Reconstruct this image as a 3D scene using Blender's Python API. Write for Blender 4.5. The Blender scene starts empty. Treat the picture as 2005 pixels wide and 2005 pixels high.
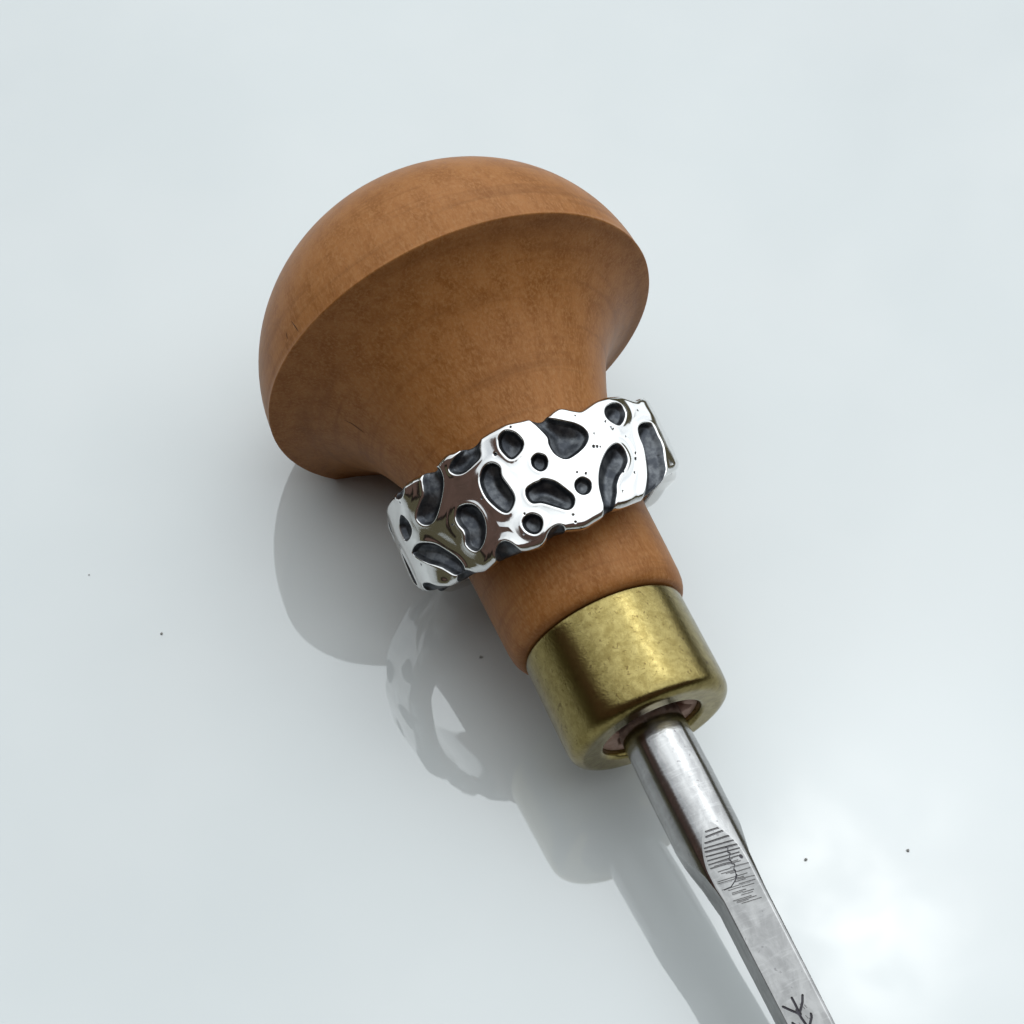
import bpy, bmesh, math, random
import numpy as np
from mathutils import Matrix, Vector

random.seed(4); rng = np.random.default_rng(7)
scene = bpy.context.scene
COL = scene.collection
scene.unit_settings.scale_length = 0.01          # 1 unit = 1 cm

# ------------------------------------------------------------------ camera
cam_d = bpy.data.cameras.new('camera')
cam = bpy.data.objects.new('camera', cam_d); COL.objects.link(cam)
R_ = Vector((0.99488717, 0.08021053, 0.06136602))
U_ = Vector((-0.10099266, 0.79016066, 0.60452181))
F_ = Vector((0.0, 0.60762851, -0.79422137))
m = Matrix.Identity(4)
for i in range(3):
    m[i][0] = R_[i]; m[i][1] = U_[i]; m[i][2] = -F_[i]
m.translation = Vector((0.49940845, -9.07041145, 11.14474918))
cam.matrix_world = m
cam_d.sensor_width = 36.0; cam_d.sensor_fit = 'HORIZONTAL'
cam_d.lens = 60.4497
cam_d.clip_start = 0.5; cam_d.clip_end = 5000
scene.camera = cam

# ------------------------------------------------------------------ sky (bright broken overcast) and sun behind thin cloud
SUN = Vector((0.20837825, 0.42068411, 0.88295152)).normalized()
SUN_EL = math.asin(SUN.z); SUN_AZ = math.atan2(SUN.x, SUN.y)
world = bpy.data.worlds.new('World'); scene.world = world
world.use_nodes = True
nt = world.node_tree; nt.nodes.clear()
class G:
    """tiny node-graph helper"""
    def __init__(s, nt): s.nt = nt
    def n(s, t, ins=None, **kw):
        nd = s.nt.nodes.new(t)
        for k, v in kw.items(): setattr(nd, k, v)
        for k, v in (ins or {}).items():
            if isinstance(v, bpy.types.NodeSocket): s.nt.links.new(v, nd.inputs[k])
            else: nd.inputs[k].default_value = v
        return nd
    def math(s, op, a, b=0.0, c=0.0, clamp=False):
        nd = s.n('ShaderNodeMath', operation=op, use_clamp=clamp)
        for i, v in enumerate((a, b, c)):
            if isinstance(v, bpy.types.NodeSocket): s.nt.links.new(v, nd.inputs[i])
            else: nd.inputs[i].default_value = v
        return nd.outputs[0]
    def smooth(s, x, lo, hi, a=0.0, b=1.0):
        return s.n('ShaderNodeMapRange', {'Value': x, 'From Min': lo, 'From Max': hi, 'To Min': a, 'To Max': b},
                   interpolation_type='SMOOTHSTEP').outputs['Result']
    def mix(s, f, a, b, blend='MIX'):
        nd = s.n('ShaderNodeMix', data_type='RGBA', blend_type=blend)
        for i, v in ((0, f), (6, a), (7, b)):
            if isinstance(v, bpy.types.NodeSocket): s.nt.links.new(v, nd.inputs[i])
            elif i == 0: nd.inputs[i].default_value = v
            else: nd.inputs[i].default_value = (*v, 1.0) if len(v) == 3 else v
        return nd.outputs[2]
    def noise(s, vec, scale, detail=4, rough=.5, dist=0.0):
        return s.n('ShaderNodeTexNoise', {'Vector': vec, 'Scale': scale, 'Detail': detail, 'Roughness': rough, 'Distortion': dist}).outputs['Fac']
    def vmap(s, vec, scale=(1, 1, 1), rot=(0, 0, 0), loc=(0, 0, 0)):
        return s.n('ShaderNodeMapping', {'Vector': vec, 'Scale': scale, 'Rotation': rot, 'Location': loc}).outputs['Vector']
g = G(nt)
sky = g.n('ShaderNodeTexSky', sky_type='NISHITA', sun_disc=False, sun_elevation=SUN_EL, sun_rotation=SUN_AZ,
          altitude=50.0, air_density=1.0, dust_density=2.0, ozone_density=1.0)
dirv = g.n('ShaderNodeTexCoord').outputs['Generated']
sep = g.n('ShaderNodeSeparateXYZ', {'Vector': dirv})
X, Y, Z = sep.outputs
zz = g.math('MAXIMUM', g.math('ADD', Z, 0.35), 0.2)
flat = g.n('ShaderNodeCombineXYZ', {'X': g.math('DIVIDE', X, zz), 'Y': g.math('DIVIDE', Y, zz), 'Z': 0.0}).outputs[0]
clouds = g.noise(flat, 2.3, 6, .55, .3)
fine = g.noise(flat, 7.0, 5, .55, .2)
cosun = g.n('ShaderNodeVectorMath', {0: dirv, 1: SUN[:]}, operation='DOT_PRODUCT').outputs['Value']
cosun = g.math('MAXIMUM', cosun, 0.0)
glow = g.math('MULTIPLY', g.math('POWER', cosun, 90.0), 1.0)
wide = g.math('MULTIPLY', g.math('POWER', cosun, 3.0), 0.9)
bri = g.math('ADD', g.math('ADD', 0.60, wide), glow)
bri = g.math('MULTIPLY', bri, g.math('ADD', 0.72, g.math('ADD', g.math('MULTIPLY', clouds, 0.40), g.math('MULTIPLY', fine, 0.16))))
bri = g.math('MULTIPLY', bri, 14.8)
ccol = g.n('ShaderNodeCombineXYZ', {'X': g.math('MULTIPLY', bri, 0.945), 'Y': g.math('MULTIPLY', bri, 1.0), 'Z': g.math('MULTIPLY', bri, 1.03)}).outputs[0]
cover = g.smooth(clouds, 0.25, 0.55, 0.72, 1.0)
skyc = g.mix(cover, sky.outputs[0], ccol)
# skyline of trees and houses all round, and the ground beneath it
az = g.n('ShaderNodeCombineXYZ', {'X': X, 'Y': Y, 'Z': 0.0}).outputs[0]
hz = g.noise(az, 3.2, 5, .6)
side = g.n('ShaderNodeVectorMath', {0: g.n('ShaderNodeVectorMath', {0: az}, operation='NORMALIZE').outputs['Vector'], 1: (0, -1, 0)}, operation='DOT_PRODUCT').outputs['Value']
near = g.math('POWER', g.math('MULTIPLY', g.math('ADD', side, 0.15), 0.87, clamp=True), 0.5)
lim = g.math('ADD', g.math('MULTIPLY_ADD', near, 0.73, 0.05), g.math('MULTIPLY', hz, 0.26))      # unseen photographer and wall on the near side, raised to darken the knob's underside
ton = g.noise(dirv, 4.0, 4, .6)
land = g.mix(g.smooth(ton, .35, .65), (0.98, 0.63, 0.52), (0.72, 0.48, 0.39))
land = g.mix(g.smooth(g.math('ADD', Z, g.math('MULTIPLY', hz, 0.06)), 0.20, 0.23), (0.80, 0.74, 0.46), land)      # a hedge before the wall
gap = g.math('SUBTRACT', 1.0, g.smooth(g.math('ABSOLUTE', g.math('SUBTRACT', g.math('ADD', Z, g.math('MULTIPLY', hz, 0.06)), 0.225)), 0.02, 0.045))
land = g.mix(gap, land, (0.14, 0.11, 0.09))
above = g.smooth(g.math('SUBTRACT', Z, lim), -0.015, 0.015)
allc = g.mix(above, land, skyc)
bg = g.n('ShaderNodeBackground', {'Color': allc, 'Strength': 0.1})
wo = g.n('ShaderNodeOutputWorld', {'Surface': bg.outputs[0]})

sun_d = bpy.data.lights.new('sun', 'SUN'); sun = bpy.data.objects.new('sun', sun_d); COL.objects.link(sun)
sun_d.energy = 1.0; sun_d.angle = math.radians(18); sun_d.color = (1.0, 0.96, 0.90)
sun.rotation_euler = SUN.to_track_quat('Z', 'Y').to_euler()
sun.location = SUN * 60
# the sun's disc is veiled by cloud: bright core, soft mottled rim
sun_d.use_nodes = True
sn = G(sun_d.node_tree)
em = [n for n in sun_d.node_tree.nodes if n.type == 'EMISSION'][0]
inc = sn.n('ShaderNodeNewGeometry').outputs['Incoming']
cs = sn.math('ABSOLUTE', sn.n('ShaderNodeVectorMath', {0: inc, 1: SUN[:]}, operation='DOT_PRODUCT').outputs['Value'])
ang = sn.math('ARCCOSINE', sn.math('MINIMUM', cs, 0.9999999))
fall = sn.smooth(ang, 0.0, math.radians(8.9), 1.0, 0.0)
mot = sn.smooth(sn.noise(inc, 15.0, 5, .6, .3), .36, .66, 0.03, 0.23)
sun_d.node_tree.links.new(sn.math('MULTIPLY', sn.math('POWER', fall, 2.6), mot), em.inputs['Strength'])

scene.view_settings.view_transform = 'Standard'
scene.view_settings.look = 'None'
scene.view_settings.exposure = 0.2
scene.view_settings.gamma = 1.0
scene.render.engine = 'CYCLES'
scene.cycles.use_denoising = True
scene.cycles.max_bounces = 10; scene.cycles.glossy_bounces = 6; scene.cycles.diffuse_bounces = 5

# ------------------------------------------------------------------ helpers
def mat(name):
    mt = bpy.data.materials.new(name); mt.use_nodes = True
    b = mt.node_tree.nodes['Principled BSDF']
    return mt, G(mt.node_tree), b
def link_mesh(name, me, mt, parent=None, matrix=None):
    o = bpy.data.objects.new(name, me); COL.objects.link(o)
    if mt and not me.materials: me.materials.append(mt)
    if parent is not None: o.parent = parent
    if matrix is not None: o.matrix_local = matrix
    return o
def mesh_np(name, co, quads, smooth=True):
    me = bpy.data.meshes.new(name)
    co = np.asarray(co, np.float32); quads = np.asarray(quads, np.int32)
    nf, k = quads.shape
    me.vertices.add(len(co)); me.vertices.foreach_set('co', co.ravel())
    me.loops.add(nf * k); me.loops.foreach_set('vertex_index', quads.ravel())
    me.polygons.add(nf); me.polygons.foreach_set('loop_start', np.arange(nf, dtype=np.int32) * k)
    me.polygons.foreach_set('use_smooth', np.full(nf, smooth))
    me.update(calc_edges=True); me.validate()
    return me
def float_attr(me, name, vals):
    a = me.attributes.new(name, 'FLOAT', 'POINT'); a.data.foreach_set('value', np.asarray(vals, np.float32))
def grid_quads(nu, nv, wrap_u=True, wrap_v=False):
    iu = np.arange(nu if wrap_u else nu - 1); iv = np.arange(nv if wrap_v else nv - 1)
    a, b = np.meshgrid(iu, iv, indexing='ij'); a = a.ravel(); b = b.ravel()
    a2 = (a + 1) % nu; b2 = (b + 1) % nv
    return np.c_[a * nv + b, a2 * nv + b, a2 * nv + b2, a * nv + b2]
def lathe_mesh(name, prof, seg=256, close_start=False, close_end=False):
    """prof: (s, r) pairs along +Z; outward normals when s grows along the outside"""
    prof = np.array(prof, float); t = np.linspace(0, 2 * np.pi, seg, endpoint=False)
    co = np.stack([np.cos(t)[:, None] * prof[None, :, 1], np.sin(t)[:, None] * prof[None, :, 1],
                   np.repeat(prof[None, :, 0], seg, 0)], -1).reshape(-1, 3)
    return mesh_np(name, co, grid_quads(seg, len(prof)))
def smoothpath(pts, n=8):
    """Catmull-Rom through (s, r) points"""
    P = np.array(pts, float); P = np.vstack([2 * P[0] - P[1], P, 2 * P[-1] - P[-2]]); out = []
    for i in range(1, len(P) - 2):
        for t in np.linspace(0, 1, n, endpoint=False):
            a, b, c, d = P[i - 1], P[i], P[i + 1], P[i + 2]
            out.append(.5 * ((2 * b) + (c - a) * t + (2 * a - 5 * b + 4 * c - d) * t * t + (3 * b - a - 3 * c + d) * t ** 3))
    out.append(P[-2]); return np.array(out)
def tag(o, label=None, cat=None, group=None, kind=None):
    for k, v in (('label', label), ('category', cat), ('group', group), ('kind', kind)):
        if v: o[k] = v
def sstep(x, a, b):
    t = np.clip((x - a) / (b - a), 0, 1); return t * t * (3 - 2 * t)

# ------------------------------------------------------------------ materials
# glossy pale table top
m_table, g, b = mat('pale_gloss_tabletop')
tc = g.n('ShaderNodeTexCoord').outputs['Object']
cl = g.noise(tc, 0.35, 4, .5)
col = g.mix(g.smooth(cl, .35, .65), (0.50, 0.530, 0.530), (0.52, 0.545, 0.543))
g.nt.links.new(col, b.inputs['Base Color'])
b.inputs['Roughness'].default_value = 0.03
b.inputs['IOR'].default_value = 1.75
bp = g.n('ShaderNodeBump', {'Strength': 0.012, 'Distance': 0.05, 'Height': g.noise(tc, 1.1, 2, .4)})
g.nt.links.new(bp.outputs[0], b.inputs['Normal'])

# turned pear wood
m_wood, g, b = mat('oiled_pear_wood')
tc = g.n('ShaderNodeTexCoord').outputs['Object']
grain = g.noise(g.vmap(tc, (5, 5, 0.9), (0.05, 0.08, 0)), 1.6, 5, .55, .2)
fleck = g.noise(g.vmap(tc, (46, 46, 22)), 1.0, 3, .65, .3)
pore = g.noise(g.vmap(tc, (90, 90, 24)), 1.0, 2, .5)
lathe = g.noise(g.vmap(tc, (0.8, 0.8, 11), (0.10, 0.06, 0)), 1.0, 5, .62, .35)
c1 = g.mix(g.smooth(grain, .3, .7), (0.240, 0.090, 0.022), (0.325, 0.136, 0.042))
c2 = g.mix(g.smooth(fleck, .38, .74), c1, (0.350, 0.164, 0.060))
c3 = g.mix(g.math('MULTIPLY', g.smooth(pore, .56, .74), 0.34), c2, (0.17, 0.062, 0.022))
c3 = g.mix(g.math('MULTIPLY', g.smooth(lathe, .46, .70), 0.42), c3, (0.16, 0.058, 0.015))
g.nt.links.new(c3, b.inputs['Base Color'])
g.nt.links.new(g.smooth(fleck, .2, .8, .36, .48), b.inputs['Roughness'])
b.inputs['Specular IOR Level'].default_value = 0.11
bp = g.n('ShaderNodeBump', {'Strength': 0.12, 'Distance': 0.01, 'Height': g.math('ADD', fleck, pore)})
g.nt.links.new(bp.outputs[0], b.inputs['Normal'])

m_wooddark, g, b = mat('wood_crack'); b.inputs['Base Color'].default_value = (0.035, 0.013, 0.006, 1); b.inputs['Roughness'].default_value = .9
m_core, g, b = mat('raw_wood_core')
tc = g.n('ShaderNodeTexCoord').outputs['Object']
g.nt.links.new(g.mix(g.smooth(g.noise(tc, 14, 4), .35, .7), (0.46, 0.29, 0.22), (0.58, 0.40, 0.33)), b.inputs['Base Color']); b.inputs['Roughness'].default_value = .8
m_hole_shade, g, b = mat('tang_hole_shade'); b.inputs['Base Color'].default_value = (0.02, 0.012, 0.01, 1); b.inputs['Roughness'].default_value = .9  # near-black colour paints in the shade at the bottom of the hole

# aged brass
m_brass, g, b = mat('aged_brass')
tc = g.n('ShaderNodeTexCoord').outputs['Object']
mot = g.noise(tc, 15.0, 7, .75, .3)
spk = g.noise(tc, 26.0, 4, .6, 1.5)
hair = g.noise(g.vmap(tc, (30, 30, 30)), 1.0, 4, .7, 1.0)
c = g.mix(g.smooth(mot, .35, .68), (0.205, 0.158, 0.054), (0.300, 0.243, 0.094))
c = g.mix(g.math('MULTIPLY', g.smooth(spk, .60, .68), .8), c, (0.10, 0.065, 0.02))
c = g.mix(g.math('MULTIPLY', g.smooth(hair, .5, .75), .25), c, (0.38, 0.32, 0.145))
g.nt.links.new(c, b.inputs['Base Color']); b.inputs['Metallic'].default_value = 1.0
g.nt.links.new(g.smooth(mot, .3, .7, .24, .15), b.inputs['Roughness'])
bp = g.n('ShaderNodeBump', {'Strength': 0.14, 'Distance': 0.008, 'Height': g.math('ADD', spk, hair)})
g.nt.links.new(bp.outputs[0], b.inputs['Normal'])

# ground steel
m_steel, g, b = mat('ground_steel')
tc = g.n('ShaderNodeTexCoord').outputs['Object']
blot = g.noise(g.vmap(tc, (9, 9, 5)), 1.0, 5, .65, .4)
rub = g.noise(g.vmap(tc, (7, 7, 42)), 1.0, 4, .6, .3)
dark = g.n('ShaderNodeAttribute', attribute_name='dark').outputs['Fac']
c = g.mix(g.smooth(blot, .3, .7), (0.30, 0.297, 0.295), (0.43, 0.425, 0.42))
c = g.mix(g.math('MULTIPLY', g.smooth(rub, .5, .7), .35), c, (0.52, 0.515, 0.51))
c = g.mix(g.math('MULTIPLY', g.smooth(g.noise(tc, 22, 3), .66, .74), .5), c, (0.12, 0.11, 0.12))
c = g.mix(g.math('MULTIPLY', g.n('ShaderNodeAttribute', attribute_name='ground').outputs['Fac'], .30), c, (0.03, 0.032, 0.03))
c = g.mix(dark, c, (0.022, 0.017, 0.030))
g.nt.links.new(c, b.inputs['Base Color'])
g.nt.links.new(g.math('SUBTRACT', 1.0, g.math('MULTIPLY', dark, .8)), b.inputs['Metallic'])
flatm = g.n('ShaderNodeAttribute', attribute_name='ground').outputs['Fac']
r = g.math('ADD', g.smooth(blot, .3, .7, .19, .11), g.math('MULTIPLY', flatm, .22))
g.nt.links.new(g.math('ADD', r, g.math('MULTIPLY', dark, .3)), b.inputs['Roughness'])
bp = g.n('ShaderNodeBump', {'Strength': 0.10, 'Distance': 0.006, 'Height': g.math('ADD', rub, blot)})
g.nt.links.new(bp.outputs[0], b.inputs['Normal'])

# polished silver with oxidised hollows
m_silver, g, b = mat('polished_oxidised_silver')
tc = g.n('ShaderNodeTexCoord').outputs['Object']
ox = g.n('ShaderNodeAttribute', attribute_name='oxide').outputs['Fac']
wob = g.math('MULTIPLY', g.math('SUBTRACT', g.noise(tc, 26, 4, .6), .5), .5)
oxm = g.smooth(g.math('ADD', ox, wob), .42, .60)
pit = g.math('MULTIPLY', g.smooth(g.noise(tc, 11.5, 2, .4), .735, .752), .9)
cloudy = g.noise(tc, 12, 5, .6)
oxc = g.mix(g.smooth(cloudy, .38, .66), (0.048, 0.052, 0.060), (0.118, 0.124, 0.132))
c = g.mix(g.math('MAXIMUM', oxm, pit), (0.72, 0.715, 0.705), oxc)
g.nt.links.new(c, b.inputs['Base Color']); b.inputs['Metallic'].default_value = 1.0
sc = g.noise(g.vmap(tc, (40, 40, 9)), 1.0, 3, .6)
r = g.math('ADD', g.smooth(sc, .3, .7, .05, .10), g.math('MULTIPLY', g.math('MAXIMUM', oxm, pit), .38))
g.nt.links.new(r, b.inputs['Roughness'])
bp = g.n('ShaderNodeBump', {'Strength': 0.16, 'Distance': 0.006,
        'Height': g.math('ADD', g.math('MULTIPLY', g.noise(tc, 60, 3), g.math('ADD', .06, oxm)), g.math('MULTIPLY', pit, -2.0))})
g.nt.links.new(bp.outputs[0], b.inputs['Normal'])

m_dust, g, b = mat('dark_dust'); b.inputs['Base Color'].default_value = (0.22, 0.215, 0.20, 1); b.inputs['Roughness'].default_value = .9

# ------------------------------------------------------------------ table top
bm = bmesh.new()
bmesh.ops.create_cube(bm, size=1.0)
bmesh.ops.scale(bm, vec=(110, 80, 2.0), verts=bm.verts)
bmesh.ops.translate(bm, vec=(4, 6, -1.0), verts=bm.verts)
bmesh.ops.bevel(bm, geom=[e for e in bm.edges], offset=0.25, segments=3, affect='EDGES')
me = bpy.data.meshes.new('tabletop'); bm.to_mesh(me); bm.free()
table = link_mesh('tabletop', me, m_table); tag(table, kind='structure')

# ------------------------------------------------------------------ engraver's tool (axis along +Z of its own frame)
AX = Vector((0.47966579, -0.87028203, -0.11193713)).normalized()
E1 = AX.cross(Vector((0, 0, 1))).normalized(); E2 = E1.cross(AX).normalized()
C0 = Vector((0.0, 0.0, 1.20855265))               # rim centre of the knob
M = Matrix.Identity(4)
for i in range(3):
    M[i][0] = -E1[i]; M[i][1] = E2[i]; M[i][2] = AX[i]
tool = bpy.data.objects.new('engraving_tool', None); COL.objects.link(tool)
tool.matrix_world = M; tool.empty_display_size = .5
tag(tool, "engraver's push tool with wooden mushroom knob, brass ferrule and steel blade on white table", 'engraving tool')
OFF = Matrix.Translation(M.inverted() @ C0)       # part frame: origin on the axis at the rim

# wooden handle
DOME_H = 1.46
dome = [(-DOME_H * math.cos(a), 1.595 * math.sin(a)) for a in np.linspace(0.0, math.pi / 2, 70)]
rimp = [(0.004, 1.598), (0.008, 1.599), (0.013, 1.597), (0.017, 1.590)]
under = smoothpath([(0.019, 1.583), (.058, 1.465), (.135, 1.325), (.25, 1.19), (.38, 1.075), (.53, .98), (.70, .90), (.89, .828), (1.1, .768), (1.4, .722),
                    (1.8, .697), (2.2, .687), (2.42, .680)], 7)
lip = [(2.47, .674), (2.51, .663), (2.545, .645), (2.562, .622), (2.566, .600), (2.566, .50)]
prof = np.vstack([dome, rimp, under, lip])
me = lathe_mesh('wooden_handle', prof, 288)
bm = bmesh.new(); bm.from_mesh(me)
bmesh.ops.remove_doubles(bm, verts=bm.verts, dist=1e-5)
# the knob is cut flat where it lies on the table
Li = (tool.matrix_world @ OFF).inverted()
r = bmesh.ops.bisect_plane(bm, geom=bm.verts[:] + bm.edges[:] + bm.faces[:], dist=1e-6, plane_co=Li @ Vector((0, 0, .004)),
                           plane_no=(Li.to_3x3() @ Vector((0, 0, 1))), clear_inner=True)
ed = [e for e in r['geom_cut'] if isinstance(e, bmesh.types.BMEdge)]
fl = bmesh.ops.edgeloop_fill(bm, edges=ed)
for f in fl['faces']: f.smooth = False
for e in ed: e.smooth = False
bm.to_mesh(me); bm.free()
handle = link_mesh('wooden_handle', me, m_wood, tool, OFF)

def prof_r(s): return float(np.interp(s, prof[:, 0], prof[:, 1]))
def scratch(path, w, name='scratch'):
    """a fine split in the wood: a thin dark sliver following the turned surface"""
    P = []
    for s, a in path:
        rr = prof_r(s) + .0015; a = math.radians(a); P.append(Vector((rr * math.cos(a), rr * math.sin(a), s)))
    co = []; fa = []
    for i, p in enumerate(P):
        t = (P[min(i + 1, len(P) - 1)] - P[max(i - 1, 0)]).normalized()
        ww = w * math.sin(math.pi * (i + .35) / (len(P) - .3))
        nrm = Vector((p.x, p.y, 0.6)).normalized(); sd = t.cross(nrm).normalized() * max(ww, w * .15)
        co += [p - sd, p + nrm * .0012, p + sd]
    for i in range(len(P) - 1):
        a = i * 3; fa += [(a, a + 1, a + 4, a + 3), (a + 1, a + 2, a + 5, a + 4)]
    me = bpy.data.meshes.new(name); me.from_pydata(co, [], fa); me.update()
    o = link_mesh(name, me, m_wooddark, handle)
    return o
def lerp_path(p, n):
    p = np.array(p); t = np.linspace(0, len(p) - 1, n); return np.c_[np.interp(t, range(len(p)), p[:, 0]), np.interp(t, range(len(p)), p[:, 1])]
scratch(lerp_path([(.323, 173.9), (.376, 173.5), (.424, 174.1), (.469, 174.2)], 9), .0045)
scratch(lerp_path([(-.165, 148.6), (-.093, 147.9), (-.035, 147.5)], 6), .004)
scratch(lerp_path([(-.136, 152.0), (-.084, 152.4)], 5), .0035)

# brass ferrule
fp = [(2.60, .56), (2.568, .585), (2.570, .598), (2.576, .606), (2.588, .610), (2.61, .612)] + [(s, .612) for s in np.linspace(2.68, 3.22, 10)] + \
     list(map(tuple, smoothpath([(3.27, .6095), (3.305, .6065), (3.332, .600), (3.354, .588), (3.371, .571), (3.383, .548), (3.389, .52), (3.388, .47), (3.387, .43), (3.386, .40)], 6))) + \
     [(3.384, .392), (3.378, .381), (3.368, .374), (3.34, .371), (3.22, .371), (3.15, .371)]
me = lathe_mesh('brass_ferrule', fp, 224)
ferrule = link_mesh('brass_ferrule', me, m_brass, tool, OFF)

# raw wood seen inside the ferrule's hole, broken away around the tang
nn = 96; t = np.linspace(0, 2 * np.pi, nn, endpoint=False)
rag = .262 + .030 * np.sin(3 * t + 1.0) + .022 * np.sin(7 * t + .3) + .014 * np.sin(13 * t)
rag = np.where(np.abs(((np.degrees(t) - 90 + 180) % 360) - 180) < 55, rag + .05, rag)
rings = []
for rr, s in ((np.full(nn, .37), 3.325), (rag + .01, 3.330), (rag, 3.322), (rag - .005, 3.20)):
    rings.append(np.c_[np.cos(t) * rr, np.sin(t) * rr, np.full(nn, s)])
co = np.stack(rings, 1).reshape(-1, 3)
me = mesh_np('wood_core', co, grid_quads(nn, 4)[:, ::-1]); link_mesh('wood_core', me, m_core, tool, OFF)
me = lathe_mesh('tang_hole', [(3.20, .37), (3.19, .20), (3.19, .0)], 48); link_mesh('tang_hole', me, m_hole_shade, tool, OFF)

# steel blade: a round shank ground flat; cylindrical height field rho(angle, s)
TOP = math.radians(100.06)
dense = np.linspace(-50, 50, 330); rest = np.linspace(50, 310, 150)[1:-1]
phi = np.radians(np.r_[dense, rest])              # 0 = middle of the top flat, + towards -X side of the blade (left in view)
s = np.r_[np.linspace(3.1, 4.14, 60), np.linspace(4.145, 4.86, 620), np.linspace(4.865, 5.36, 60), np.linspace(5.364, 5.80, 400), np.linspace(5.83, 8.7, 60)]
PH, S = np.meshgrid(phi, s, indexing='ij')
r0 = np.interp(S, [3.1, 3.36, 3.8, 4.1, 9], [.228, .235, .242, .240, .236])
h = .245 - .047 * sstep(S, 4.14, 4.50) - .02 * sstep(S, 6.5, 9)
hb = .245 - .045 * sstep(S, 4.2, 4.6) - .04 * sstep(S, 6.5, 9)
wl = .245 - np.interp(S, [4.2, 4.34, 4.5, 4.7, 6, 9], [0, .03, .078, .112, .128, .16])
wr = .245 - np.interp(S, [4.2, 4.3, 4.46, 4.72, 6, 9], [0, .03, .066, .082, .092, .125])
cx, sx = np.cos(PH), np.sin(PH)
def lim(w, c): return np.where(c > 1e-3, w / np.maximum(c, 1e-3), 9.0)
cand = np.stack([r0, lim(h, cx), lim(hb, -cx), lim(wl, sx), lim(wr, -sx)])
k = 130.0
rho = -np.log(np.exp(-k * np.minimum(cand, 1.0)).sum(0)) / k      # soft minimum: edges slightly broken
rho = np.minimum(cand.min(0), rho + .004)
ontop = (cand.argmin(0) == 1).astype(float)
xx = -rho * sx                                     # lateral place on the top flat (right in view +)
darkv = np.zeros_like(rho); dep = np.zeros_like(rho)
def groove(pts, w, d, dk=1.0, jag=0.0):
    global dep, darkv
    P = np.array(pts, float)
    dist = np.full(rho.shape, 9.0)
    x2 = xx + jag * np.sin(S * 173 + xx * 91)
    for a, b_ in zip(P[:-1], P[1:]):
        dd = b_ - a; L = max((dd ** 2).sum(), 1e-9)
        tt = np.clip(((x2 - a[0]) * dd[0] + (S - a[1]) * dd[1]) / L, 0, 1)
        dist = np.minimum(dist, np.hypot(x2 - a[0] - tt * dd[0], S - a[1] - tt * dd[1]))
    kk = (1 - sstep(dist, w * .55, w * 1.25)) * ontop
    dep = np.maximum(dep, d * kk); darkv = np.maximum(darkv, dk * kk)
rr = random.Random(5)
strong = [((-0.034, 4.245), (0.056, 4.254)), ((-0.049, 4.276), (0.091, 4.283)), ((-0.072, 4.31), (0.106, 4.328)), ((-0.09, 4.338), (0.118, 4.366)),
          ((-0.096, 4.362), (0.12, 4.398)), ((-0.103, 4.39), (0.125, 4.426)), ((-0.106, 4.418), (0.107, 4.449)), ((-0.114, 4.444), (0.092, 4.467)), ((-0.11, 4.471), (0.036, 4.491))]
for i, l in enumerate(strong): groove(l, rr.uniform(.0045, .006) if i < 5 else .0038, .006, rr.uniform(.42, .58) if i < 6 else .40, .002)
for i in range(26):
    s0 = 4.46 + .0118 * i + rr.uniform(-.004, .004); x0 = rr.uniform(-.115, .02); L = rr.uniform(.06, .2)
    groove([(x0, s0), (min(x0 + L, .13), s0 + .13 * L)], rr.uniform(.0022, .0036), .003, rr.uniform(.12, .38) * (1 - .6 * i / 26), .003)
groove([(0.047, 4.383), (0.044, 4.439), (0.026, 4.474), (0.04, 4.512), (0.022, 4.554), (0.028, 4.575), (-0.003, 4.604), (-0.049, 4.633), (-0.092, 4.632)], .0032, .005, .9, .005)
groove([(.104, 4.474), (.108, 4.484)], .010, .004, .85)
# stamped maker's mark: a branching sprig of strokes
for st in ([(-0.096, 5.448), (-0.063, 5.486), (-0.030, 5.521)], [(-0.02, 5.422), (-0.019, 5.467), (-0.021, 5.513)], [(0.049, 5.435), (0.028, 5.473), (-0.010, 5.515)],
           [(-0.026, 5.510), (-0.023, 5.559), (-0.017, 5.60), (-0.012, 5.70)], [(0.043, 5.558), (0.037, 5.578), (0.008, 5.61), (-.014, 5.64)], [(-0.089, 5.561), (-0.075, 5.585), (-.03, 5.63)]):
    groove(st, .0068, .008, .88)
    a = np.array(st)
groove([(-.024, 5.505), (-.022, 5.53)], .012, .008, .88)
for i in range(9):
    x0 = rr.uniform(-.09, .05); s0 = rr.uniform(5.42, 5.62); groove([(x0, s0), (x0 + .006, s0 + .022)], .002, .002, .22)
rho = rho - dep
co = np.stack([rho * np.cos(PH + TOP), rho * np.sin(PH + TOP), S], -1).reshape(-1, 3)
me = mesh_np('steel_blade', co, grid_quads(len(phi), len(s)))
float_attr(me, 'dark', darkv.ravel()); float_attr(me, 'ground', (sstep(S, 4.15, 4.5) * (cand.argmin(0) > 0)).ravel())
bm = bmesh.new(); bm.from_mesh(me)
tip = [e for e in bm.edges if e.is_boundary and e.verts[0].co.z > 8.6]
bmesh.ops.holes_fill(bm, edges=tip)
bm.to_mesh(me); bm.free()
blade = link_mesh('steel_blade', me, m_steel, tool, OFF)

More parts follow.
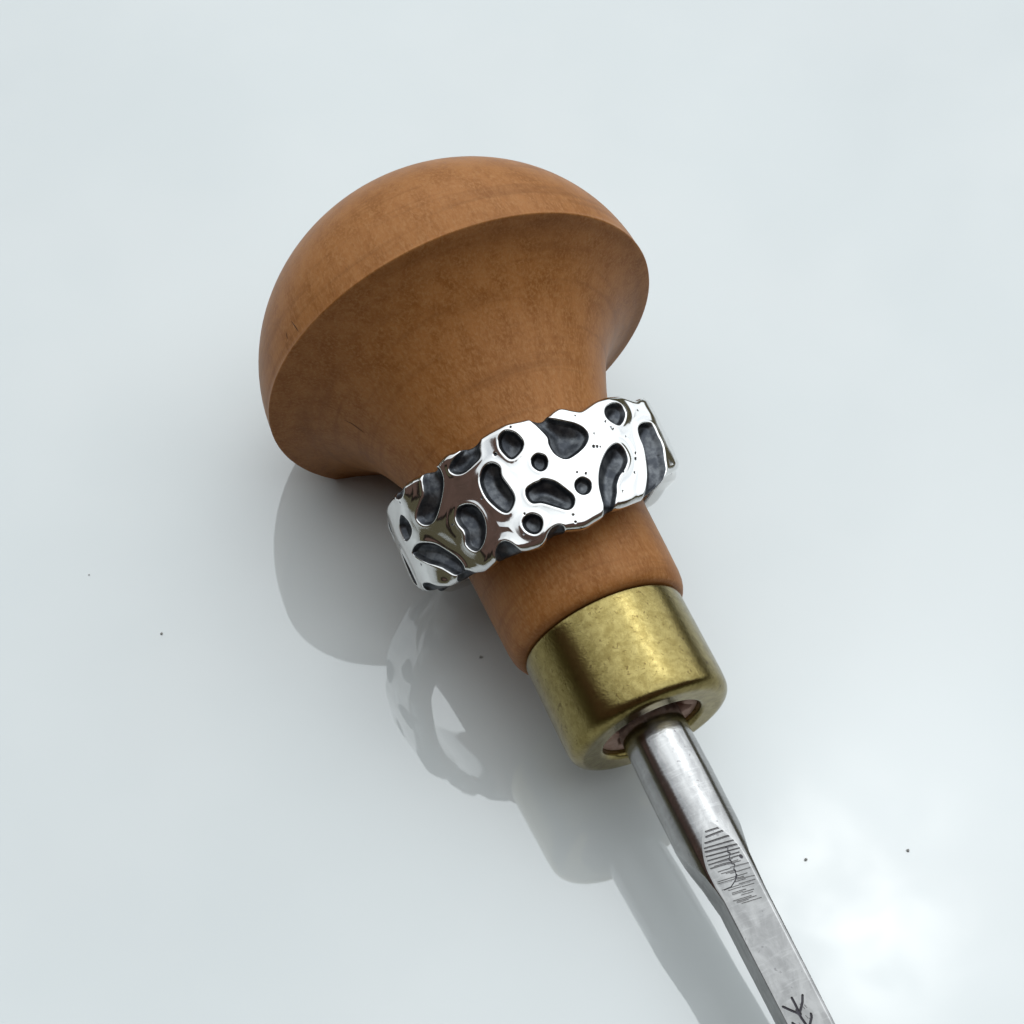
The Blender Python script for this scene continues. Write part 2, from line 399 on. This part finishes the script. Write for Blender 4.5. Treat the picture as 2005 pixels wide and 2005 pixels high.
# ------------------------------------------------------------------ silver ring slipped over the handle
PITS = [
 [(62.2,0.071),(58.8,0.089),(58.0,0.141),(59.9,0.191),(62.9,0.226),(65.2,0.218),(67.6,0.178),(68.0,0.134),(66.3,0.091)],
 [(96.5,0.080),(94.4,0.180),(94.9,0.235),(94.3,0.311),(91.5,0.367),(87.5,0.360),(82.6,0.322),(79.5,0.264),(80.0,0.203),(82.5,0.155),(86.0,0.120),(90.5,0.073),(91.5,0.041),(91.1,0.001),(92.8,-0.053),(97.4,-0.018),(97.6,0.036)],
 [(100.4,0.272),(98.5,0.301),(98.5,0.346),(100.0,0.381),(102.2,0.382),(103.8,0.339),(103.5,0.296),(102.0,0.275)],
 [(68.8,0.368),(66.4,0.405),(66.0,0.478),(69.2,0.542),(73.3,0.586),(76.5,0.644),(78.1,0.702),(80.4,0.762),(83.1,0.838),(86.2,0.833),(85.0,0.763),(84.5,0.708),(83.5,0.623),(80.9,0.526),(76.9,0.440),(72.6,0.385)],
 [(48.9,0.245),(46.4,0.267),(46.4,0.342),(46.4,0.430),(48.6,0.539),(50.5,0.622),(54.5,0.705),(59.5,0.745),(63.3,0.775),(65.0,0.770),(60.2,0.651),(57.3,0.539),(55.3,0.423),(55.1,0.343),(54.2,0.284),(51.8,0.252)],
 [(102.3,0.451),(99.0,0.498),(96.6,0.573),(95.0,0.642),(96.0,0.693),(98.7,0.708),(102.0,0.661),(106.2,0.594),(109.6,0.566),(110.5,0.510),(109.4,0.468),(106.4,0.454),(104.0,0.454)],
 [(88.4,0.540),(86.7,0.579),(87.2,0.621),(89.1,0.648),(91.4,0.642),(92.7,0.603),(92.1,0.559),(90.3,0.538)],
 [(111.3,0.644),(109.2,0.684),(109.4,0.731),(111.0,0.768),(113.4,0.769),(115.5,0.730),(115.8,0.676),(113.8,0.642)],
 [(104.5,0.786),(102.7,0.809),(103.2,0.844),(104.6,0.890),(110.4,0.881),(109.6,0.831),(107.5,0.797)],
 [(107.9,0.040),(105.3,0.079),(104.0,0.148),(105.3,0.196),(108.7,0.228),(110.5,0.223),(111.6,0.188),(112.4,0.130),(111.6,0.071),(109.8,0.042)],
 [(118.3,0.004),(119.9,0.063),(121.0,0.119),(124.5,0.146),(128.7,0.164),(131.9,0.149),(133.6,0.111),(132.7,0.076),(128.5,0.034),(123.7,-0.009),(120.4,-0.008)],
 [(117.6,0.202),(115.7,0.248),(116.4,0.314),(115.4,0.404),(114.9,0.466),(115.8,0.516),(118.5,0.557),(120.6,0.545),(122.9,0.474),(124.5,0.387),(124.5,0.292),(122.9,0.234),(120.4,0.198)],
 [(141.5,0.012),(138.7,0.039),(137.7,0.071),(138.3,0.139),(141.0,0.217),(146.1,0.316),(150.1,0.353),(153.4,0.335),(154.9,0.283),(153.8,0.242),(150.5,0.192),(147.9,0.151),(145.6,0.025),(143.4,0.009)],
 [(132.9,0.378),(130.0,0.423),(128.7,0.507),(129.6,0.593),(132.2,0.663),(135.3,0.693),(137.7,0.679),(139.4,0.620),(138.0,0.538),(139.1,0.470),(138.9,0.413),(136.7,0.368)],
 [(157.3,0.013),(155.2,0.012),(155.9,0.057),(158.2,0.078),(161.6,0.052),(162.1,0.014)],
 [(164.6,0.174),(161.8,0.201),(160.0,0.258),(160.2,0.316),(163.9,0.345),(168.3,0.333),(169.4,0.273),(168.7,0.210)],
 [(159.6,0.431),(153.8,0.490),(149.6,0.584),(146.5,0.664),(145.2,0.741),(146.8,0.763),(150.0,0.755),(154.4,0.656),(160.6,0.557),(165.8,0.464),(165.0,0.433)],
 [(148.3,0.764),(145.1,0.771),(142.6,0.822),(144.6,0.855),(152.1,0.831)],
 [(130.9,0.833),(128.7,0.760),(125.5,0.732),(123.0,0.761),(121.1,0.835),(122.1,0.876),(131.3,0.865)],
 [(169.6,0.675),(164.6,0.699),(160.0,0.760),(156.1,0.808),(162.8,0.812),(170.3,0.738)]]
EDGE_UP = [(169.6,-0.002),(160.5,0.013),(150.6,-0.002),(144.6,-0.003),(132.3,-0.009),(125.2,-0.016),(113.1,-0.019),(91.2,0.013),(84.8,0.013),(77.0,0.06),(68.4,0.012),(62.5,-0.003),(55.1,0.001),(47.9,0.048)]
EDGE_LO = [(48.1,0.648),(55.9,0.721),(62.3,0.758),(66.0,0.787),(74.3,0.81),(82.3,0.823),(84.2,0.838),(88.0,0.848),(89.0,0.848),(95.5,0.862),(100.9,0.848),(103.5,0.841),(109.9,0.847),(112.5,0.87),(119.6,0.853),(116.5,0.854),(121.2,0.838),(124.6,0.847),(131.3,0.83),(137.5,0.845),(143.0,0.818),(151.1,0.811),(156.0,0.802),(159.5,0.785),(169.9,0.733),(178.5,0.688)]
RD = Vector((0.4711293704507131, -0.8191694105718439, -0.3271063941320811)).normalized()
RX = Vector((0.8668573880649402, 0.49855618415302944, 0.0)).normalized(); RY = RD.cross(RX).normalized()
RC = Vector((0.5046351233667455, -1.0262209479985247, 1.212964841430456))
MICRO = [(79.1, 0.347, 0.011), (77.7, 0.354, 0.01), (76.5, 0.361, 0.006), (86.7, 0.515, 0.009), (89.7, 0.488, 0.007), (61.7, 0.493, 0.01), (60.6, 0.453, 0.008), (65.1, 0.591, 0.008), (69.5, 0.191, 0.007), (67.4, 0.257, 0.007), (115.1, 0.151, 0.014), (105.9, 0.022, 0.009), (70.7, 0.563, 0.012), (97.7, 0.759, 0.007), (97.9, 0.81, 0.007), (75.0, 0.707, 0.006), (113.9, 0.62, 0.007), (80.8, 0.096, 0.005), (76.5, 0.257, 0.006), (47.9, 0.487, 0.006)]
RO, RI = 1.058, 0.895
MR = Matrix.Identity(4)
for i in range(3):
    MR[i][0] = RX[i]; MR[i][1] = RY[i]; MR[i][2] = RD[i]
MR.translation = RC
ring = bpy.data.objects.new('silver_ring', None); COL.objects.link(ring)
ring.matrix_world = MR; ring.empty_display_size = .4
tag(ring, 'wide polished silver ring with dark oxidised hollows, slipped over the wooden handle', 'ring')

NT, NV = 1500, 170
th = np.linspace(0, 360, NT, endpoint=False)
def edge_fn(pts, hidden, bumps):
    P = sorted((a % 360, v) for a, v in pts)
    A = np.array([p[0] for p in P]); V = np.array([p[1] for p in P])
    ha = np.arange(A[-1] + 12, 360 + A[0] - 12, 14.0); hv = hidden + bumps * np.sin(ha * .17) + rng.uniform(-1, 1, len(ha)) * bumps * .5
    A = np.r_[A, ha]; V = np.r_[V, hv]
    A3 = np.r_[A - 360, A, A + 360]; V3 = np.r_[V, V, V]
    y = np.interp(th, A3, V3); ker = np.hanning(23); ker /= ker.sum()
    return np.convolve(np.r_[y[-30:], y, y[:30]], ker, 'same')[30:-30]
vlo = edge_fn(EDGE_UP, -0.01, .012)
for a_, d_, w_ in ((93, .030, 3.5), (124, .028, 5.5), (142, .030, 5), (107, -.012, 4), (85, -.012, 4), (133, -.010, 4)): vlo = vlo + d_ * np.exp(-((th - a_) / w_) ** 2)      # edge nibbled where hollows break out
vhi = edge_fn(EDGE_LO, 0.55, .012)
for a_, d_, w_ in ((83.5, -.028, 3), (107, -.022, 4), (126, -.022, 4.5), (147, -.02, 4), (95, .010, 4), (116, .010, 4)): vhi = vhi + d_ * np.exp(-((th - a_) / w_) ** 2)
# hollows on the side facing away
fake = [(182, .50, .055, .16), (192, .12, .09, .09), (203, .42, .08, .11), (262, .34, .05, .05), (228, .15, .12, .06), (243, .4, .08, .1), (258, .2, .07, .07), (272, .45, .1, .06), (287, .15, .06, .1),
        (300, .4, .09, .08), (316, .2, .08, .1), (330, .45, .07, .07), (345, .18, .1, .06), (2, .42, .07, .1), (17, .2, .08, .07), (223, .5, .07, .08)]
ALL = [np.array(p) for p in PITS]
for a, v, du, dv in fake:
    tt = np.linspace(0, 2 * np.pi, 12, endpoint=False); k1, k2 = rng.uniform(0, 6, 2)
    q = 1 + .15 * np.sin(2 * tt + k1) + .1 * np.sin(3 * tt + k2)
    ALL.append(np.c_[a + np.degrees(du * q * np.cos(tt) / RO), v + dv * q * np.sin(tt)])
tv = np.linspace(0, 1, NV)
TH, TV = np.meshgrid(th, tv, indexing='ij')
VV = vlo[:, None] + (vhi - vlo)[:, None] * TV
def closed_smooth(P, n=6):
    Q = np.vstack([P[-1:], P, P[:2]]); out = []
    for i in range(1, len(Q) - 2):
        for t in np.linspace(0, 1, n, endpoint=False):
            a, b_, c_, d_ = Q[i - 1], Q[i], Q[i + 1], Q[i + 2]
            out.append(.5 * ((2 * b_) + (c_ - a) * t + (2 * a - 5 * b_ + 4 * c_ - d_) * t * t + (3 * b_ - a - 3 * c_ + d_) * t ** 3))
    return np.array(out)
SD = np.full(TH.shape, 9.0); ID = np.full(TH.shape, -1)
K = math.radians(1) * RO
for pi, P in enumerate(ALL):
    P = closed_smooth(P * np.array([K, 1.0]))
    um, uM = P[:, 0].min() - .2, P[:, 0].max() + .2
    cu = (um + uM) / 2; half = 180 * K
    idx = np.where(np.abs((th * K - cu + half) % (2 * half) - half) < (uM - um) / 2)[0]
    u = cu + ((TH[idx] * K - cu + half) % (2 * half) - half); v = VV[idx]
    d2 = np.full(u.shape, 99.0); ins = np.zeros(u.shape, bool)
    for a, b_ in zip(P, np.roll(P, -1, 0)):
        e = b_ - a; L = max((e ** 2).sum(), 1e-12)
        t = np.clip(((u - a[0]) * e[0] + (v - a[1]) * e[1]) / L, 0, 1)
        d2 = np.minimum(d2, (u - a[0] - t * e[0]) ** 2 + (v - a[1] - t * e[1]) ** 2)
        if a[1] != b_[1]:
            cr = ((a[1] > v) != (b_[1] > v)) & (u < (b_[0] - a[0]) * (v - a[1]) / (b_[1] - a[1]) + a[0]); ins ^= cr
    sd = np.sqrt(d2) * np.where(ins, -1, 1)
    sub = SD[idx]; better = sd < sub
    SD[idx] = np.where(better, sd, sub); ID[idx] = np.where(better & (sd < 0), pi, ID[idx])
SDm = np.full(TH.shape, 9.0)
# hammered, melted-looking surface
T = np.radians(TH); und = np.zeros_like(T)
for i in range(26):
    fa = rng.integers(2, 17); fv = rng.uniform(-9, 9); lam = math.hypot(fa / RO, fv)
    und += (0.017 / max(lam, 3)) * np.cos(fa * T + fv * VV + rng.uniform(0, 6.28))
dv_lo = (VV - vlo[:, None]); dv_hi = (vhi[:, None] - VV); de = np.minimum(dv_lo, dv_hi)
RND = .055
drop = np.where(de < RND, RND - np.sqrt(np.maximum(RND ** 2 - (RND - np.minimum(de, RND)) ** 2, 0)), 0)
def blur(a, n):
    k = np.hanning(n + 2)[1:-1]; k /= k.sum(); h = n // 2
    b = np.concatenate([a[-h:], a, a[:h]], 0); b = np.apply_along_axis(lambda x: np.convolve(x, k, 'valid'), 0, b)
    b = np.concatenate([np.repeat(b[:, :1], h, 1), b, np.repeat(b[:, -1:], h, 1)], 1)
    return np.apply_along_axis(lambda x: np.convolve(x, k, 'valid'), 1, b)
pitd = .034 * sstep(-SD, -.011, .016) + blur(.052 * sstep(-SD, -.01, .10), 17)
for a_, v_, r_ in MICRO:
    du = ((TH - a_ + 180) % 360 - 180) * K
    MD = np.hypot(du, VV - v_); pitd = pitd + .012 * (1 - sstep(MD, r_ * .3, r_ * 1.3)); SDm = np.minimum(SDm, MD - r_)
lipu = .003 * np.exp(-((SD - .012) / .016) ** 2) - .002 * np.exp(-((SD - .07) / .03) ** 2)
def facet(a):                                     # two hammered flats where the band turns away
    f1 = np.where(a > 43, 1, np.clip((a - 20) / 23, 0, 1)) * (RO / np.cos(np.radians(np.clip(64 - a, 0, 21))) - RO)
    f2 = np.where(a < 158, 1, np.clip((185 - a) / 27, 0, 1)) * (RO / np.cos(np.radians(np.clip(a - 140, 0, 18))) - RO)
    return f1 + f2
fct = facet(th); kf = np.hanning(39); kf /= kf.sum(); fct = np.convolve(np.r_[fct[-20:], fct, fct[:20]], kf, 'same')[20:-20]
Rr = RO + fct[:, None] + und + np.where(SD < 1, lipu, 0) - drop - pitd
Rr = np.maximum(Rr, RI + .012)
oxv = np.maximum(sstep(-SD, -.013, .001), .8 * sstep(-SDm, -.004, .004))
outer = np.stack([Rr * np.cos(T), Rr * np.sin(T), VV], -1)
# inner comfort-fit wall, joined round both edges
NI = 26
ti = np.linspace(1, 0, NI); VI = vlo[:, None] + (vhi - vlo)[:, None] * (0.02 + .96 * ti)[None]
RIi = RI + .03 * np.abs(2 * ti - 1)[None] ** 6 + 0 * VI - .095 * np.exp(-((th[:, None] - 216) / 36) ** 2)
TI = np.radians(th)[:, None] + 0 * VI
inner = np.stack([RIi * np.cos(TI), RIi * np.sin(TI), VI], -1)
allv = np.concatenate([outer, inner], 1); NL = NV + NI
co = allv.reshape(-1, 3); quads = grid_quads(NT, NL, True, True)
ox = np.concatenate([oxv, np.zeros((NT, NI))], 1).ravel()
pid = np.concatenate([ID, np.full((NT, NI), -1)], 1).ravel(); sdv = np.concatenate([SD, np.full((NT, NI), 9.0)], 1).ravel()
a, b_, c_ = co[quads[:, 0]], co[quads[:, 1]], co[quads[:, 2]]; d_ = co[quads[:, 3]]
fn = np.cross(c_ - a, d_ - b_)
vn = np.zeros_like(co)
for j in range(4): np.add.at(vn, quads[:, j], fn)
vn /= np.maximum(np.linalg.norm(vn, axis=1), 1e-12)[:, None]
# each oxidised hollow is its own part: all four corners inside it
qp = pid[quads]; qs = sdv[quads].max(1)
fid = np.where((qp == qp[:, :1]).all(1) & (qs < -.004), qp[:, 0], -1)
for k in sorted(set(fid.tolist())):
    qk = quads[fid == k]
    if k >= 0 and len(qk) < 40: continue
    used, inv = np.unique(qk, return_inverse=True)
    me = mesh_np('ring_band' if k < 0 else 'oxidised_hollow', co[used], inv.reshape(-1, 4))
    float_attr(me, 'oxide', ox[used])
    me.normals_split_custom_set_from_vertices(vn[used].tolist())
    o = link_mesh('ring_band' if k < 0 else 'oxidised_hollow', me, m_silver, ring)

# ------------------------------------------------------------------ specks of dust on the table
proto = None
specs = [(0.374, -1.968, .012, 'dark speck of dust in the grey shadow left of the brass ferrule'),
         (-2.066, -2.049, .010, 'dark speck of dust on the open table at the far left, level with the ferrule'),
         (3.585, -3.239, .011, 'dark round speck of dust right of the blade, nearer the right edge of the picture'),
         (2.841, -3.393, .010, 'small dark speck of dust just right of the blade in the bright sun glare'),
         (-2.731, -1.579, .006, 'faint speck of dust on the table, leftmost of all the specks')]
for x, y, r, lab in specs:
    bm = bmesh.new(); bmesh.ops.create_icosphere(bm, subdivisions=2, radius=r)
    for v in bm.verts: v.co *= 1 + random.uniform(-.22, .22)
    for v in bm.verts: v.co.z = v.co.z * .6
    zmin = min(v.co.z for v in bm.verts)
    for v in bm.verts: v.co.z -= zmin
    me = bpy.data.meshes.new('dust_speck'); bm.to_mesh(me); bm.free()
    o = link_mesh('dust_speck', me, m_dust); o.location = (x, y, 0); tag(o, lab, 'dust speck', 'dust specks on the tabletop')
